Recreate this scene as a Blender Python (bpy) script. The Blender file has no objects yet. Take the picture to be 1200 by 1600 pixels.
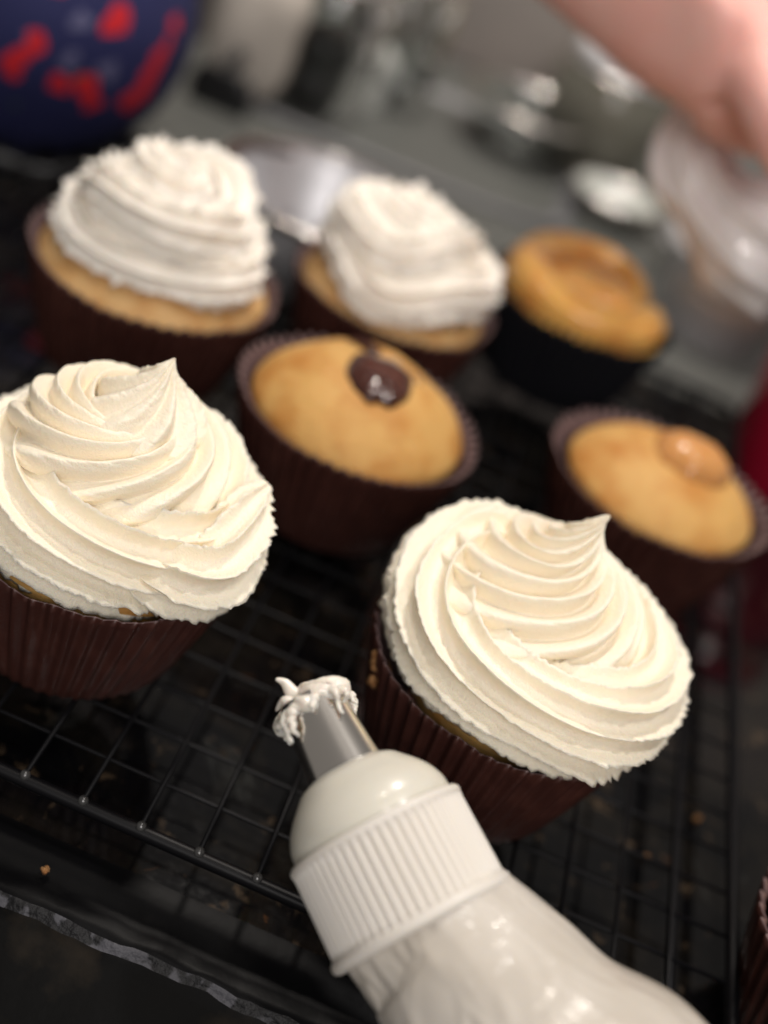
import bpy, math, random
import numpy as np
from mathutils import Vector, Matrix
random.seed(4); rng = np.random.default_rng(7)
S = 0.01                                   # geometry below is written in centimetres
scn = bpy.context.scene
col = scn.collection

# ------------------------------------------------------------------ camera
PITCH, ROLL, CAM_H = math.radians(33), math.radians(24), 22.6
FPX = 2088.0                               # focal length for a 1200 x 1600 frame
fw = np.array([0, math.cos(PITCH), -math.sin(PITCH)])
u0 = np.array([0, math.sin(PITCH), math.cos(PITCH)]); r0 = np.array([1., 0, 0])
cx_ = math.cos(ROLL) * r0 + math.sin(ROLL) * u0
cu_ = -math.sin(ROLL) * r0 + math.cos(ROLL) * u0
cam = bpy.data.cameras.new('camera'); camo = bpy.data.objects.new('camera', cam); col.objects.link(camo)
m = Matrix.Identity(4)
for i in range(3):
    m[i][0] = cx_[i]; m[i][1] = cu_[i]; m[i][2] = -fw[i]
m[2][3] = CAM_H * S
camo.matrix_world = m
cam.sensor_fit = 'VERTICAL'; cam.sensor_height = 24; cam.sensor_width = 18
cam.lens = 24 * FPX / 1600
cam.clip_start = 0.01; cam.clip_end = 20
cam.dof.use_dof = True; cam.dof.focus_distance = 0.278
cam.dof.aperture_fstop = (cam.lens / 1000) / 0.0098
scn.camera = camo

# ------------------------------------------------------------------ world, lamps, exposure
w = bpy.data.worlds.new('World'); scn.world = w; w.use_nodes = True
bg = w.node_tree.nodes['Background']; bg.inputs[0].default_value = (1.0, 0.93, 0.87, 1); bg.inputs[1].default_value = 0.15
def lamp(name, loc, target, r, power, color=(1, 0.93, 0.85)):
    l = bpy.data.lights.new(name, 'AREA'); l.shape = 'DISK'; l.size = 2 * r * S; l.energy = power; l.color = color
    o = bpy.data.objects.new(name, l); col.objects.link(o)
    o.location = Vector(loc) * S
    d = (Vector(target) - Vector(loc)); o.rotation_euler = d.to_track_quat('-Z', 'Y').to_euler()
    return o
lamp('ceiling_lamp', (48, 22, 145), (0, 30, 2), 6, 5.0, (1, 0.95, 0.91))
lamp('ceiling_lamp', (-42, 45, 150), (0, 30, 2), 6, 2.6, (1, 0.90, 0.80))
lamp('ceiling_lamp', (12, -30, 150), (0, 30, 2), 6, 2.6, (1, 0.93, 0.88))
lamp('soft_front_fill', (20, -75, 75), (0, 30, 2), 28, 5.8, (1, 0.95, 0.92))  # unseen soft panel added to fill the frosting from the camera side
lamp('back_wall_fill', (-10, 84, 120), (0, 88, 0), 8, 9.0, (1, 0.92, 0.84))  # unseen source added to brighten the wall and far objects
scn.view_settings.view_transform = 'Standard'; scn.view_settings.look = 'None'
scn.view_settings.exposure = 0.1; scn.view_settings.gamma = 1.0
scn.render.engine = 'CYCLES'
scn.cycles.max_bounces = 8; scn.cycles.caustics_reflective = False; scn.cycles.caustics_refractive = False
scn.cycles.use_denoising = True

# ------------------------------------------------------------------ helpers
def ray(px, py): return fw + cx_ * (px - 600) / FPX - cu_ * (py - 800) / FPX
CP = np.array([0, 0, CAM_H])
def at_z(px, py, z):
    d = ray(px, py); return CP + d * ((z - CAM_H) / d[2])
def at_d(px, py, t): return CP + ray(px, py) * t

def tag(o, label=None, cat=None, group=None, kind=None):
    if label: o['label'] = label
    if cat: o['category'] = cat
    if group: o['group'] = group
    if kind: o['kind'] = kind
    return o
def empty(name, loc, rz=0):
    o = bpy.data.objects.new(name, None); col.objects.link(o)
    o.empty_display_size = 0.01
    o.location = Vector([float(v) for v in loc]) * S; o.rotation_euler = (0, 0, rz); return o
def mk(name, verts, faces, mat, parent=None, smooth=True, loc=None, mats=None, mi=None):
    me = bpy.data.meshes.new(name)
    v = np.asarray(verts, dtype=np.float64) * S
    if isinstance(faces, np.ndarray):
        n, k = faces.shape
        me.vertices.add(len(v)); me.vertices.foreach_set('co', v.ravel())
        me.loops.add(n * k); me.loops.foreach_set('vertex_index', faces.ravel().astype(np.int32))
        me.polygons.add(n); me.polygons.foreach_set('loop_start', np.arange(0, n * k, k, dtype=np.int32))
        me.polygons.foreach_set('loop_total', np.full(n, k, dtype=np.int32))
    else:
        me.from_pydata([tuple(p) for p in v], [], faces)
    for q in (mats or [mat]): me.materials.append(q)
    if mi is not None: me.polygons.foreach_set('material_index', np.asarray(mi, dtype=np.int32))
    me.polygons.foreach_set('use_smooth', np.full(len(me.polygons), smooth, dtype=bool))
    me.update(calc_edges=True); me.validate()
    o = bpy.data.objects.new(name, me); col.objects.link(o)
    if parent: o.parent = parent
    if loc is not None: o.location = Vector([float(q) for q in loc]) * S
    return o
def grid_faces(nr, nc, wrap=True, off=0):
    i = np.arange(nr - 1)[:, None]; j = np.arange(nc if wrap else nc - 1)[None, :]
    j2 = (j + 1) % nc
    a = i * nc + j; b = i * nc + j2; c = (i + 1) * nc + j2; d = (i + 1) * nc + j
    return (np.stack([a, b, c, d], -1).reshape(-1, 4) + off)
def hsh(*a):
    s = np.zeros(np.broadcast(*a).shape)
    for k, q in enumerate(a): s = s + q * (12.9898, 78.233, 37.719, 53.17)[k]
    return (np.sin(s) * 43758.5453) % 1.0
def vn(x, y, z=0.0, seed=0):
    x, y, z = np.broadcast_arrays(np.asarray(x, float), np.asarray(y, float), np.asarray(z, float))
    xi, yi, zi = np.floor(x), np.floor(y), np.floor(z)
    fx, fy, fz = x - xi, y - yi, z - zi
    fx, fy, fz = fx * fx * (3 - 2 * fx), fy * fy * (3 - 2 * fy), fz * fz * (3 - 2 * fz)
    r = 0
    for a in (0, 1):
        for b in (0, 1):
            for c in (0, 1):
                r = r + (fx if a else 1 - fx) * (fy if b else 1 - fy) * (fz if c else 1 - fz) * hsh(xi + a, yi + b, zi + c, seed + 0.0)
    return r * 2 - 1
def lathe(prof, n=64, wob=None):
    th = np.linspace(0, 2 * np.pi, n, endpoint=False)
    p = np.array(prof, float)
    R = np.repeat(p[:, 0:1], n, 1); Z = np.repeat(p[:, 1:2], n, 1)
    if wob is not None: R, Z = wob(R, Z, th[None, :])
    V = np.stack([R * np.cos(th), R * np.sin(th), Z], -1).reshape(-1, 3)
    return V, grid_faces(len(p), n)
def frames(P):
    T = np.gradient(P, axis=0); T /= np.linalg.norm(T, axis=1)[:, None] + 1e-12
    a = np.array([0, 0, 1.]) if abs(T[0, 2]) < .9 else np.array([1., 0, 0])
    n = a - T[0] * (a @ T[0]); n /= np.linalg.norm(n); N = [n]
    for i in range(1, len(P)):
        n = N[-1] - T[i] * (N[-1] @ T[i]); N.append(n / np.linalg.norm(n))
    N = np.array(N); return T, N, np.cross(T, N)
def tube(P, r, n=8, cap=True):
    P = np.array(P, float); T, N, B = frames(P)
    r = np.broadcast_to(np.asarray(r, float), (len(P),))
    th = np.linspace(0, 2 * np.pi, n, endpoint=False)
    V = (P[:, None] + r[:, None, None] * (N[:, None] * np.cos(th)[None, :, None] + B[:, None] * np.sin(th)[None, :, None])).reshape(-1, 3)
    F = [tuple(f) for f in grid_faces(len(P), n)]
    if cap: F += [tuple(range(n))[::-1], tuple((len(P) - 1) * n + k for k in range(n))]
    return V, F
def join(parts):
    V, F, o = [], [], 0
    for v, f in parts:
        V.append(np.asarray(v)); F += [tuple(int(i) + o for i in q) for q in f]; o += len(v)
    return np.concatenate(V), F
def spline(K, n):
    K = np.array(K, float); k = len(K); t = np.linspace(0, k - 1 - 1e-6, n); i = t.astype(int); f = (t - i)[:, None]
    p = lambda j: K[np.clip(j, 0, k - 1)]
    a, b, c, d = p(i - 1), p(i), p(i + 1), p(i + 2)
    return .5 * (2 * b + (c - a) * f + (2 * a - 5 * b + 4 * c - d) * f ** 2 + (3 * b - 3 * c + d - a) * f ** 3)

# ------------------------------------------------------------------ materials
def nt(name):
    m = bpy.data.materials.new(name); m.use_nodes = True
    return m, m.node_tree, m.node_tree.nodes['Principled BSDF']
def P(name, colr, rough=.5, metal=0, sss=0, ssr=(1, .5, .25), sscale=.003, coat=0, trans=0, ior=1.45, bump=None, var=None, spec=.5, coatr=.05):
    m, t, b = nt(name)
    b.inputs['Base Color'].default_value = (*colr, 1); b.inputs['Roughness'].default_value = rough
    b.inputs['Metallic'].default_value = metal; b.inputs['IOR'].default_value = ior
    b.inputs['Specular IOR Level'].default_value = spec
    b.inputs['Subsurface Weight'].default_value = sss; b.inputs['Subsurface Radius'].default_value = ssr
    b.inputs['Subsurface Scale'].default_value = sscale
    b.inputs['Coat Weight'].default_value = coat; b.inputs['Coat Roughness'].default_value = coatr
    b.inputs['Transmission Weight'].default_value = trans
    tc = t.nodes.new('ShaderNodeTexCoord')
    if bump:
        prev = None
        for (sc, st, dist) in bump:
            n = t.nodes.new('ShaderNodeTexNoise'); n.inputs['Scale'].default_value = sc; n.inputs['Detail'].default_value = 4
            t.links.new(tc.outputs['Object'], n.inputs['Vector'])
            bp = t.nodes.new('ShaderNodeBump'); bp.inputs['Strength'].default_value = st; bp.inputs['Distance'].default_value = dist
            t.links.new(n.outputs['Fac'], bp.inputs['Height'])
            if prev: t.links.new(prev.outputs[0], bp.inputs['Normal'])
            prev = bp
        t.links.new(prev.outputs[0], b.inputs['Normal'])
    if var:
        sc, c2, lo, hi = var
        n = t.nodes.new('ShaderNodeTexNoise'); n.inputs['Scale'].default_value = sc; n.inputs['Detail'].default_value = 5
        t.links.new(tc.outputs['Object'], n.inputs['Vector'])
        mr = t.nodes.new('ShaderNodeMapRange'); mr.inputs[1].default_value = lo; mr.inputs[2].default_value = hi
        t.links.new(n.outputs['Fac'], mr.inputs[0])
        mx = t.nodes.new('ShaderNodeMix'); mx.data_type = 'RGBA'
        mx.inputs[6].default_value = (*colr, 1); mx.inputs[7].default_value = (*c2, 1)
        t.links.new(mr.outputs[0], mx.inputs[0]); t.links.new(mx.outputs[2], b.inputs['Base Color'])
    return m
M = {}
M['cream'] = P('buttercream', (.95, .86, .70), .36, sss=.22, ssr=(1, .6, .32), sscale=.0022, bump=[(2400, .45, .0005), (800, .35, .0007)], spec=.5)
M['cream_w'] = P('white buttercream', (.945, .885, .80), .42, sss=.2, ssr=(1, .65, .42), sscale=.002, bump=[(1500, .25, .0004)], spec=.35)
M['cake'] = P('golden sponge', (.64, .37, .12), .55, sss=.25, ssr=(1, .5, .2), sscale=.003, bump=[(900, .5, .0006), (300, .45, .0012)], var=(75, (.50, .21, .045), .45, .72), spec=.3)
M['cake_pale'] = P('pale sponge', (.68, .43, .19), .6, sss=.25, ssr=(1, .5, .2), sscale=.003, bump=[(900, .5, .0006)], var=(120, (.58, .30, .10), .42, .75), spec=.3)
M['cake_crumb'] = P('torn crumb', (.34, .18, .07), .9, bump=[(900, 1, .001)], var=(500, (.28, .12, .04), .4, .6))
M['wrap'] = P('brown baking paper', (.052, .017, .013), .42, bump=[(1200, .3, .0003)], var=(160, (.085, .030, .022), .45, .8), spec=.45)
M['wrap_in'] = P('inner baking paper', (.17, .11, .11), .4, bump=[(900, .3, .0003)], spec=.6)
M['wrap_black'] = P('black baking paper', (.008, .008, .011), .55, bump=[(1200, .3, .0003)], spec=.3)
M['ganache'] = P('chocolate ganache', (.055, .014, .008), .12, coat=1, spec=.6)
M['glaze'] = P('clear sugar glaze', (.55, .33, .17), .12, coat=.6, trans=.4)
M['caramel'] = P('caramel', (.62, .30, .10), .22, sss=.35, ssr=(1, .4, .12), sscale=.004, coat=.4, bump=[(150, .15, .001)])
M['caramel_cake'] = P('caramel coated sponge', (.95, .52, .14), .2, sss=.35, ssr=(1, .45, .15), sscale=.004, coat=.8, coatr=.15, bump=[(250, .3, .001)], var=(70, (.80, .34, .08), .45, .7))
M['wire'] = P('black coated wire', (.004, .004, .005), .4, spec=.18)
M['bead'] = P('worn coated weld', (.10, .10, .10), .2, metal=.6, spec=.6)
M['chrome'] = P('polished steel', (.90, .86, .80), .2, metal=1)
M['steel'] = P('brushed steel', (.86, .86, .89), .4, metal=.45)
M['plastic'] = P('ivory plastic', (.68, .655, .57), .28, sss=.25, ssr=(1, .8, .5), sscale=.004, coat=.25, coatr=.12, bump=[(60, .05, .001)])
M['plastic_ring'] = P('white ribbed plastic', (.74, .70, .64), .38, sss=.2, ssr=(1, .8, .5), sscale=.003)
M['glass'] = P('clear glass', (.92, .95, .94), .03, trans=1, ior=1.45)
M['skin'] = P('skin', (.86, .47, .41), .45, sss=.4, ssr=(1, .35, .2), sscale=.008, bump=[(260, .3, .001), (1100, .2, .0005)], var=(35, (.88, .54, .48), .4, .65), spec=.35)
M['nail'] = P('nail', (.75, .45, .40), .25, coat=.4)
M['frost'] = P('frosted plastic', (.85, .85, .87), .25, trans=.35, coat=.5)
M['film'] = P('white plastic film', (.93, .89, .88), .3, sss=.1, coat=.8, bump=[(60, .3, .003)])
M['red'] = P('crimson glazed', (.42, .008, .035), .25, coat=.8)
M['red_rim'] = P('pink glaze', (.6, .12, .2), .25, coat=.6)
M['darkpan'] = P('dark coated pan', (.17, .17, .18), .35, spec=.6)
M['wall'] = P('beige wall', (.42, .37, .34), .6, bump=[(40, .2, .002)], var=(6, (.34, .32, .30), .35, .65))
M['flour'] = P('kraft paper', (.55, .50, .36), .7, bump=[(60, .6, .004)])
M['towel'] = P('white towel', (.56, .51, .45), .85, bump=[(400, .5, .001)])
M['black'] = P('black plastic', (.012, .012, .013), .35)
M['olive'] = P('olive glass', (.16, .155, .125), .3, coat=.5)
M['mat'] = P('grey silicone', (.11, .114, .106), .4, bump=[(200, .3, .001)])
M['whitepl'] = P('white glazed dish', (.72, .74, .70), .15, coat=.8)

def granite():
    m, t, b = nt('black granite'); N, L = t.nodes, t.links
    tc = N.new('ShaderNodeTexCoord')
    def noise(sc, det=6, dist=0, ro=.6):
        n = N.new('ShaderNodeTexNoise'); n.inputs['Scale'].default_value = sc; n.inputs['Detail'].default_value = det
        n.inputs['Distortion'].default_value = dist; n.inputs['Roughness'].default_value = ro
        L.new(tc.outputs['Object'], n.inputs['Vector']); return n
    def ramp(src, stops):
        r = N.new('ShaderNodeValToRGB'); e = r.color_ramp.elements
        while len(e) < len(stops): e.new(.5)
        for q, (p, c) in zip(e, stops): q.position = p; q.color = (*c, 1)
        L.new(src, r.inputs[0]); return r
    def mix(a, c, fac, mode='MIX'):
        x = N.new('ShaderNodeMix'); x.data_type = 'RGBA'; x.blend_type = mode
        for k, v in ((0, fac), (6, a), (7, c)):
            if hasattr(v, 'is_output'): L.new(v, x.inputs[k])
            elif isinstance(v, tuple): x.inputs[k].default_value = (*v, 1)
            else: x.inputs[k].default_value = v
        return x.outputs[2]
    big = ramp(noise(45, 6, .6).outputs['Fac'], [(.45, (.0025, .0025, .003)), (.62, (.009, .0075, .006)), (.74, (.018, .017, .015))])
    fl = ramp(noise(130, 5, .3).outputs['Fac'], [(.60, (0, 0, 0)), (.70, (1, 1, 1))])
    c = mix(big.outputs[0], (.055, .038, .024), fl.outputs[0])
    am = ramp(noise(75, 3, 1.2).outputs['Fac'], [(.70, (0, 0, 0)), (.76, (1, 1, 1))])
    c = mix(c, (.10, .042, .015), am.outputs[0])
    gy = ramp(noise(28, 8, .8, .7).outputs['Fac'], [(.60, (0, 0, 0)), (.72, (1, 1, 1))])
    c = mix(c, (.035, .036, .034), gy.outputs[0])
    L.new(c, b.inputs['Base Color'])
    b.inputs['Roughness'].default_value = .12
    rr = ramp(noise(300).outputs['Fac'], [(.4, (.05,) * 3), (.7, (.12,) * 3)]); L.new(rr.outputs[0], b.inputs['Roughness'])
    return m
M['granite'] = granite()
M['chip_sheen'] = P('chipped granite edge with painted sheen', (.006, .006, .007), .5, bump=[(300, .6, .002)], var=(170, (.065, .065, .075), .50, .56), spec=.3)  # grey mottling also paints the light caught along the chipped edge
M['face'] = P('honed speckled granite', (.002, .002, .002), .45, var=(70, (.013, .010, .007), .5, .68), bump=[(300, .2, .0005)], spec=.07)
M['edge'] = P('honed granite edge', (.003, .003, .0035), .4, bump=[(250, .12, .0006)], spec=.07)

def fabric():
    m, t, b = nt('navy fabric with red berries'); N, L = t.nodes, t.links
    tc = N.new('ShaderNodeTexCoord')
    nz = N.new('ShaderNodeTexNoise'); nz.inputs['Scale'].default_value = 95
    L.new(tc.outputs['Object'], nz.inputs['Vector'])
    mp = N.new('ShaderNodeVectorMath'); mp.operation = 'MULTIPLY_ADD'; mp.inputs[1].default_value = (.011,) * 3
    L.new(nz.outputs['Color'], mp.inputs[0]); L.new(tc.outputs['Object'], mp.inputs[2])
    colr = None
    base = (.014, .017, .085)
    cur = N.new('ShaderNodeRGB'); cur.outputs[0].default_value = (*base, 1); cur = cur.outputs[0]
    def spots(pts, r, c, cur):
        for p in pts:
            d = N.new('ShaderNodeVectorMath'); d.operation = 'DISTANCE'; d.inputs[1].default_value = tuple(float(q) for q in p)
            L.new(mp.outputs[0], d.inputs[0])
            g = N.new('ShaderNodeMapRange'); g.inputs[1].default_value = r * 1.12; g.inputs[2].default_value = r * .95
            L.new(d.outputs['Value'], g.inputs[0])
            x = N.new('ShaderNodeMix'); x.data_type = 'RGBA'; x.inputs[7].default_value = (*c, 1)
            L.new(g.outputs[0], x.inputs[0]); L.new(cur, x.inputs[6]); cur = x.outputs[2]
        return cur
    return m, b, L, spots, cur, t

# ------------------------------------------------------------------ setting: granite worktop and wall
CZ = -1.5                                   # worktop height below the top of the rack
YE = 17.87
def worktop():
    xs = np.linspace(-60, 90, 500)
    prof = [(125, CZ), (60, CZ), (30, CZ), (19.6, CZ), (19.2, CZ - .02), (18.95, CZ - .10), (18.7, CZ - .22), (18.4, CZ - .20), (18.15, CZ - .17), (17.95, CZ - .2),
            (17.85, CZ - .32), (17.78, CZ - .42), (17.5, CZ - .52), (16.8, CZ - .75), (15.6, CZ - 1.3), (14.4, CZ - 2.2), (13.6, CZ - 3.6), (13.4, CZ - 7)]
    V = []; n = len(prof)
    for i, (y, z) in enumerate(prof):
        yy = np.full_like(xs, y); zz = np.full_like(xs, z)
        if i >= 5:
            k = min(1, (i - 4) / 4) * (1 if i < 12 else .25)
            yy = yy + k * (.06 * vn(xs * 1.3, i * .3, 0, 3) + .03 * vn(xs * 4.3, i * .7, 0, 5))
            zz = zz + k * (.05 * vn(xs * 1.7, i * .5, 0, 8) + .03 * vn(xs * 5.1, i * .9, 0, 9))
        V.append(np.stack([xs, yy, zz], -1))
    V = np.concatenate(V); F = grid_faces(n, len(xs), wrap=False)
    row = np.repeat(np.arange(n - 1), len(xs) - 1)
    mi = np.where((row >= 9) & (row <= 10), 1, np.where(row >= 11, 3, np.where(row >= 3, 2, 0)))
    o = mk('granite_worktop', V, F[:, ::-1], None, mats=[M['granite'], M['chip_sheen'], M['edge'], M['face']], mi=mi)
    tag(o, kind='structure')
worktop()
# wall behind the worktop: one thick slab with a small skirting
def box(x0, x1, y0, y1, z0, z1, bev=0):
    v = [(x, y, z) for z in (z0, z1) for y in (y0, y1) for x in (x0, x1)]
    f = [(0, 2, 3, 1), (4, 5, 7, 6), (0, 1, 5, 4), (1, 3, 7, 5), (3, 2, 6, 7), (2, 0, 4, 6)]
    return np.array(v, float), f
o = mk('back_wall', *box(-70, 110, 92, 97, CZ + .01, 46), M['wall'], smooth=False); tag(o, kind='structure')

# ------------------------------------------------------------------ cooling rack
RX0, RX1, RY0, RY1 = -27.0, 11.97, 19.58, 54.0
def cooling_rack():
    r = empty('cooling_rack', (0, 0, 0)); tag(r, 'black wire cooling rack under the cupcakes, on the granite worktop', 'cooling rack')
    z = -.18; c = 1.0
    pts = []
    for (x, y, a0) in ((RX1 - c, RY0 + c, -90), (RX1 - c, RY1 - c, 0), (RX0 + c, RY1 - c, 90), (RX0 + c, RY0 + c, 180)):
        for a in np.radians(np.linspace(a0, a0 + 90, 7)): pts.append((x + c * math.cos(a), y + c * math.sin(a), z))
    pts.append(pts[0]); pts.append(pts[1])
    P2 = []
    for a, b in zip(pts[:-1], pts[1:]):
        n = max(1, int(np.linalg.norm(np.subtract(b, a)) / 2))
        for k in range(n): P2.append(np.array(a) + (np.array(b) - a) * k / n)
    mk('frame_rail', *tube(P2, .17, 12), M['wire'], r)
    xs = [-4.75 + 1.365 * k for k in range(-16, 13)]
    for x in xs:
        if not (RX0 + .5 < x < RX1 - .5): continue
        thick = .057
        p = [(x + .25, y_, -.0) for y_ in np.linspace(RY0 - .02, RY1, 12)]
        for q in range(len(p)): p[q] = (x + .012 * (p[q][1] - RY0) * 0 , p[q][1], -.0)
        a = tube(p, thick, 8)
        bead = lathe([(0.001, -.13), (.09, -.1), (.13, 0), (.09, .1), (.001, .13)], 10); bv = bead[0] + np.array([x, RY0, -.03])
        mk('wire', *a, M['wire'], r); mk('weld_bead', bv, bead[1], M['bead'], r)
    y = RY0 + 1.5
    k = 0
    while y < RY1 - .5:
        v, f = tube([(x_, y, -.14) for x_ in np.linspace(RX0, RX1, 14)], .046, 8)
        mk('cross_wire', v, f, M['wire'], r); y += 1.42
    # stiffening bar and legs
    v, f = tube([(10.42, y_, -.27) for y_ in np.linspace(RY0, RY1, 10)], .13, 10); mk('support_bar', v, f, M['wire'], r)
    for (x, y) in ((RX0 + 3, RY0 + .3), (9.4, RY1 - .3), (RX0 + 3, RY1 - .3)):
        v, f = tube([(x - .7, y, -.2), (x - .7, y, -1.0), (x - .5, y, -1.35), (x, y, -1.42), (x + .5, y, -1.35), (x + .7, y, -1.0), (x + .7, y, -.2)], .11, 8)
        mk('foot', v, f, M['wire'], r)
cooling_rack()

# ------------------------------------------------------------------ cupcakes
def rope(keys, nrid=10, depth=.2, twist=.12, rag=.05, step=.05, per=18, squash=.9, seed=1, lump=.06, soft=.012, vary=.05, sharp=.75, skew=.55):
    """a star nozzle's ribbed rope laid along a rising spiral: keys = (degrees, radius, height, rope radius, cx, cy)"""
    K = np.array(keys, float); D = spline(K, 4000)
    th = np.radians(D[:, 0]); P0 = np.stack([D[:, 4] + D[:, 1] * np.cos(th), D[:, 5] + D[:, 1] * np.sin(th), D[:, 2]], -1)
    seg = np.linalg.norm(np.diff(P0, axis=0), axis=1); s = np.concatenate([[0], np.cumsum(seg)])
    n = int(s[-1] / step); ss = np.linspace(0, s[-1], n)
    Pn = np.stack([np.interp(ss, s, P0[:, k]) for k in range(3)], -1); R = np.interp(ss, s, D[:, 3])
    Pn = Pn + (np.stack([vn(ss * .5, k, 0, seed) for k in range(3)], -1)) * lump
    R = np.maximum(R * (1 + vary * vn(ss * .7, 9, 0, seed)), .02)
    T, N, B = frames(Pn)
    nc = nrid * per; ph = np.linspace(0, 2 * np.pi, nc, endpoint=False)[None, :]
    tw = (twist * ss)[:, None]
    x = nrid * (ph + 0 * tw); x = x + skew * np.sin(x)
    c = np.sqrt((np.sin(x / 2) ** 2 + soft) / (1 + soft)); shape = 1 - c ** sharp                # 1 on a crest, 0 in a valley
    ridx = np.floor((nrid * ph + np.pi) / (2 * np.pi)) % nrid
    S_ = ss[:, None]
    crest = np.clip(1.12 - c * 1.6, 0, 1) ** 1.3
    saw = (np.abs(vn(S_ * 5.5, ridx * 7.1, 0, seed)) + .6 * np.abs(vn(S_ * 12, ridx * 3.3, 0, seed + 1)) - .5) * 1.0
    low = vn(S_ * .9, ridx * 2.7, 0, seed + 4)
    r = R[:, None] * (1 - depth * .5 + depth * shape * (1 + .35 * low)) + crest * saw * rag * np.minimum(1, R[:, None] * 2)
    r = r + .012 * vn(S_ * 6, ph * 9, 0, seed + 2)
    # bigger tears here and there
    tear = np.clip(vn(S_ * .8, ridx * 1.9, 3, seed + 6) - .45, 0, 1)
    r = r + crest * tear * rag * 2.2 * vn(S_ * 16, ridx, 1, seed)
    a = ph + tw
    V = Pn[:, None] + r[..., None] * (N[:, None] * np.cos(a)[..., None] * squash + B[:, None] * np.sin(a)[..., None])
    # drag along the rope so ridges shear a little
    V = V.reshape(-1, 3); F = grid_faces(n, nc)
    c0 = len(V); V = np.concatenate([V, Pn[:1], Pn[-1:]])
    j = np.arange(nc); e1 = np.stack([np.full(nc, c0), (j + 1) % nc, j, j], -1)
    e2 = np.stack([np.full(nc, c0 + 1), (n - 1) * nc + j, (n - 1) * nc + (j + 1) % nc, (n - 1) * nc + (j + 1) % nc], -1)
    tri = [tuple(q[:3]) for q in e1] + [tuple(q[:3]) for q in e2]
    return V, F, tri
def kiss(prof, A=3.2, nrid=11, depth=.26, rag=.06, seed=1, off=((0, 0), (0, 0)), a0=0., sharp=.7, skew=.6, rows=360, per=26, ell=1.0, irr=.05, lp=.72):
    """swirled rosette: ribs run in from the rim along spirals and meet in a drawn-up peak. prof = (radius, height) from under the rim to the tip"""
    D = spline(prof, 3000); seg = np.linalg.norm(np.diff(D, axis=0), axis=1); s = np.concatenate([[0], np.cumsum(seg)])
    ss = np.linspace(0, s[-1], rows); r = np.maximum(np.interp(ss, s, D[:, 0]), .004); z = np.interp(ss, s, D[:, 1])
    rm = r.max(); im = int(np.argmax(r))
    dr, dz = np.gradient(r), np.gradient(z); L = np.hypot(dr, dz) + 1e-9; nr_, nz_ = dz / L, -dr / L
    lg = np.zeros(rows); lg[im:] = np.log(rm / r[im:]) / np.log(rm / .25); lg = np.minimum(lg, 1.25) ** lp; lg[:im] = -(im - np.arange(im)) / rows * .6
    nc = nrid * per; ph = np.linspace(0, 2 * np.pi, nc, endpoint=False)[None, :]
    tw = (A * lg)[:, None] + a0 + .10 * vn(ss[:, None] * 1.2, np.cos(ph) * 1.5, np.sin(ph) * 1.5, seed)
    x = nrid * ph; x = x - skew * np.sin(x) + .35 * vn(ss[:, None] * .9, 2, 0, seed)
    c = np.sqrt((np.sin(x / 2) ** 2 + .015) / 1.015); shape = 1 - c ** sharp; ridx = np.floor((nrid * ph + np.pi) / (2 * np.pi)) % nrid
    S_ = ss[:, None]; crest = np.clip(1.12 - c * 1.7, 0, 1) ** 1.3
    scl = np.clip(r / 1.1, .0, 1)[:, None] ** .8
    saw = np.abs(vn(S_ * 6, ridx * 7.1, 0, seed)) + .6 * np.abs(vn(S_ * 13, ridx * 3.3, 0, seed + 1)) - .5
    h = depth * (shape - .5) * scl * (1 + .4 * vn(S_ * .8, ridx * 3.1, 0, seed + 3)) + crest ** 2 * saw * rag * .55 * (.3 + .7 * scl) + .012 * vn(S_ * 6, ph * 9, 0, seed + 2)
    tear = np.clip(vn(S_ * 1.1, ridx * 1.9, 3, seed + 6) - .5, 0, 1); h = h + crest ** 2 * tear * rag * 1.0 * vn(S_ * 16, ridx, 1, seed)
    a = ph + tw; r2 = r[:, None] * (1 + irr * vn(np.cos(a) * 1.3, np.sin(a) * 1.3, 0, seed + 9)) + h * nr_[:, None]; z2 = z[:, None] + h * nz_[:, None] + irr * 1.5 * vn(np.cos(a) * 1.2 + 5, np.sin(a) * 1.2, 0, seed + 9) * np.clip(r / rm, 0, 1)[:, None]
    t = np.clip((z - z[im]) / (z[-1] - z[im]), 0, 1)[:, None]
    ox = off[0][0] + (off[1][0] - off[0][0]) * t ** .8; oy = off[0][1] + (off[1][1] - off[0][1]) * t ** .8
    if len(off) > 2: ox = ox + off[2][0] * np.clip((t - .8) / .2, 0, 1) ** 2; oy = oy + off[2][1] * np.clip((t - .8) / .2, 0, 1) ** 2
    V = np.stack([ox + r2 * np.cos(a), oy + ell * r2 * np.sin(a), z2], -1).reshape(-1, 3)
    return V, grid_faces(rows, nc)
def rosette(parent, mat, z0, prof, **kw):
    V, F = kiss(prof, **kw); return mk('frosting_peak', V + np.array([0, 0, z0]), F, mat, parent)
def frosting(name, parent, mat, z0, **kw):
    keys = kw.pop('keys'); V, F, tri = rope(keys, **kw)
    V = V + np.array([0, 0, z0])
    o = mk(name, V, F, mat, parent); return o

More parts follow.
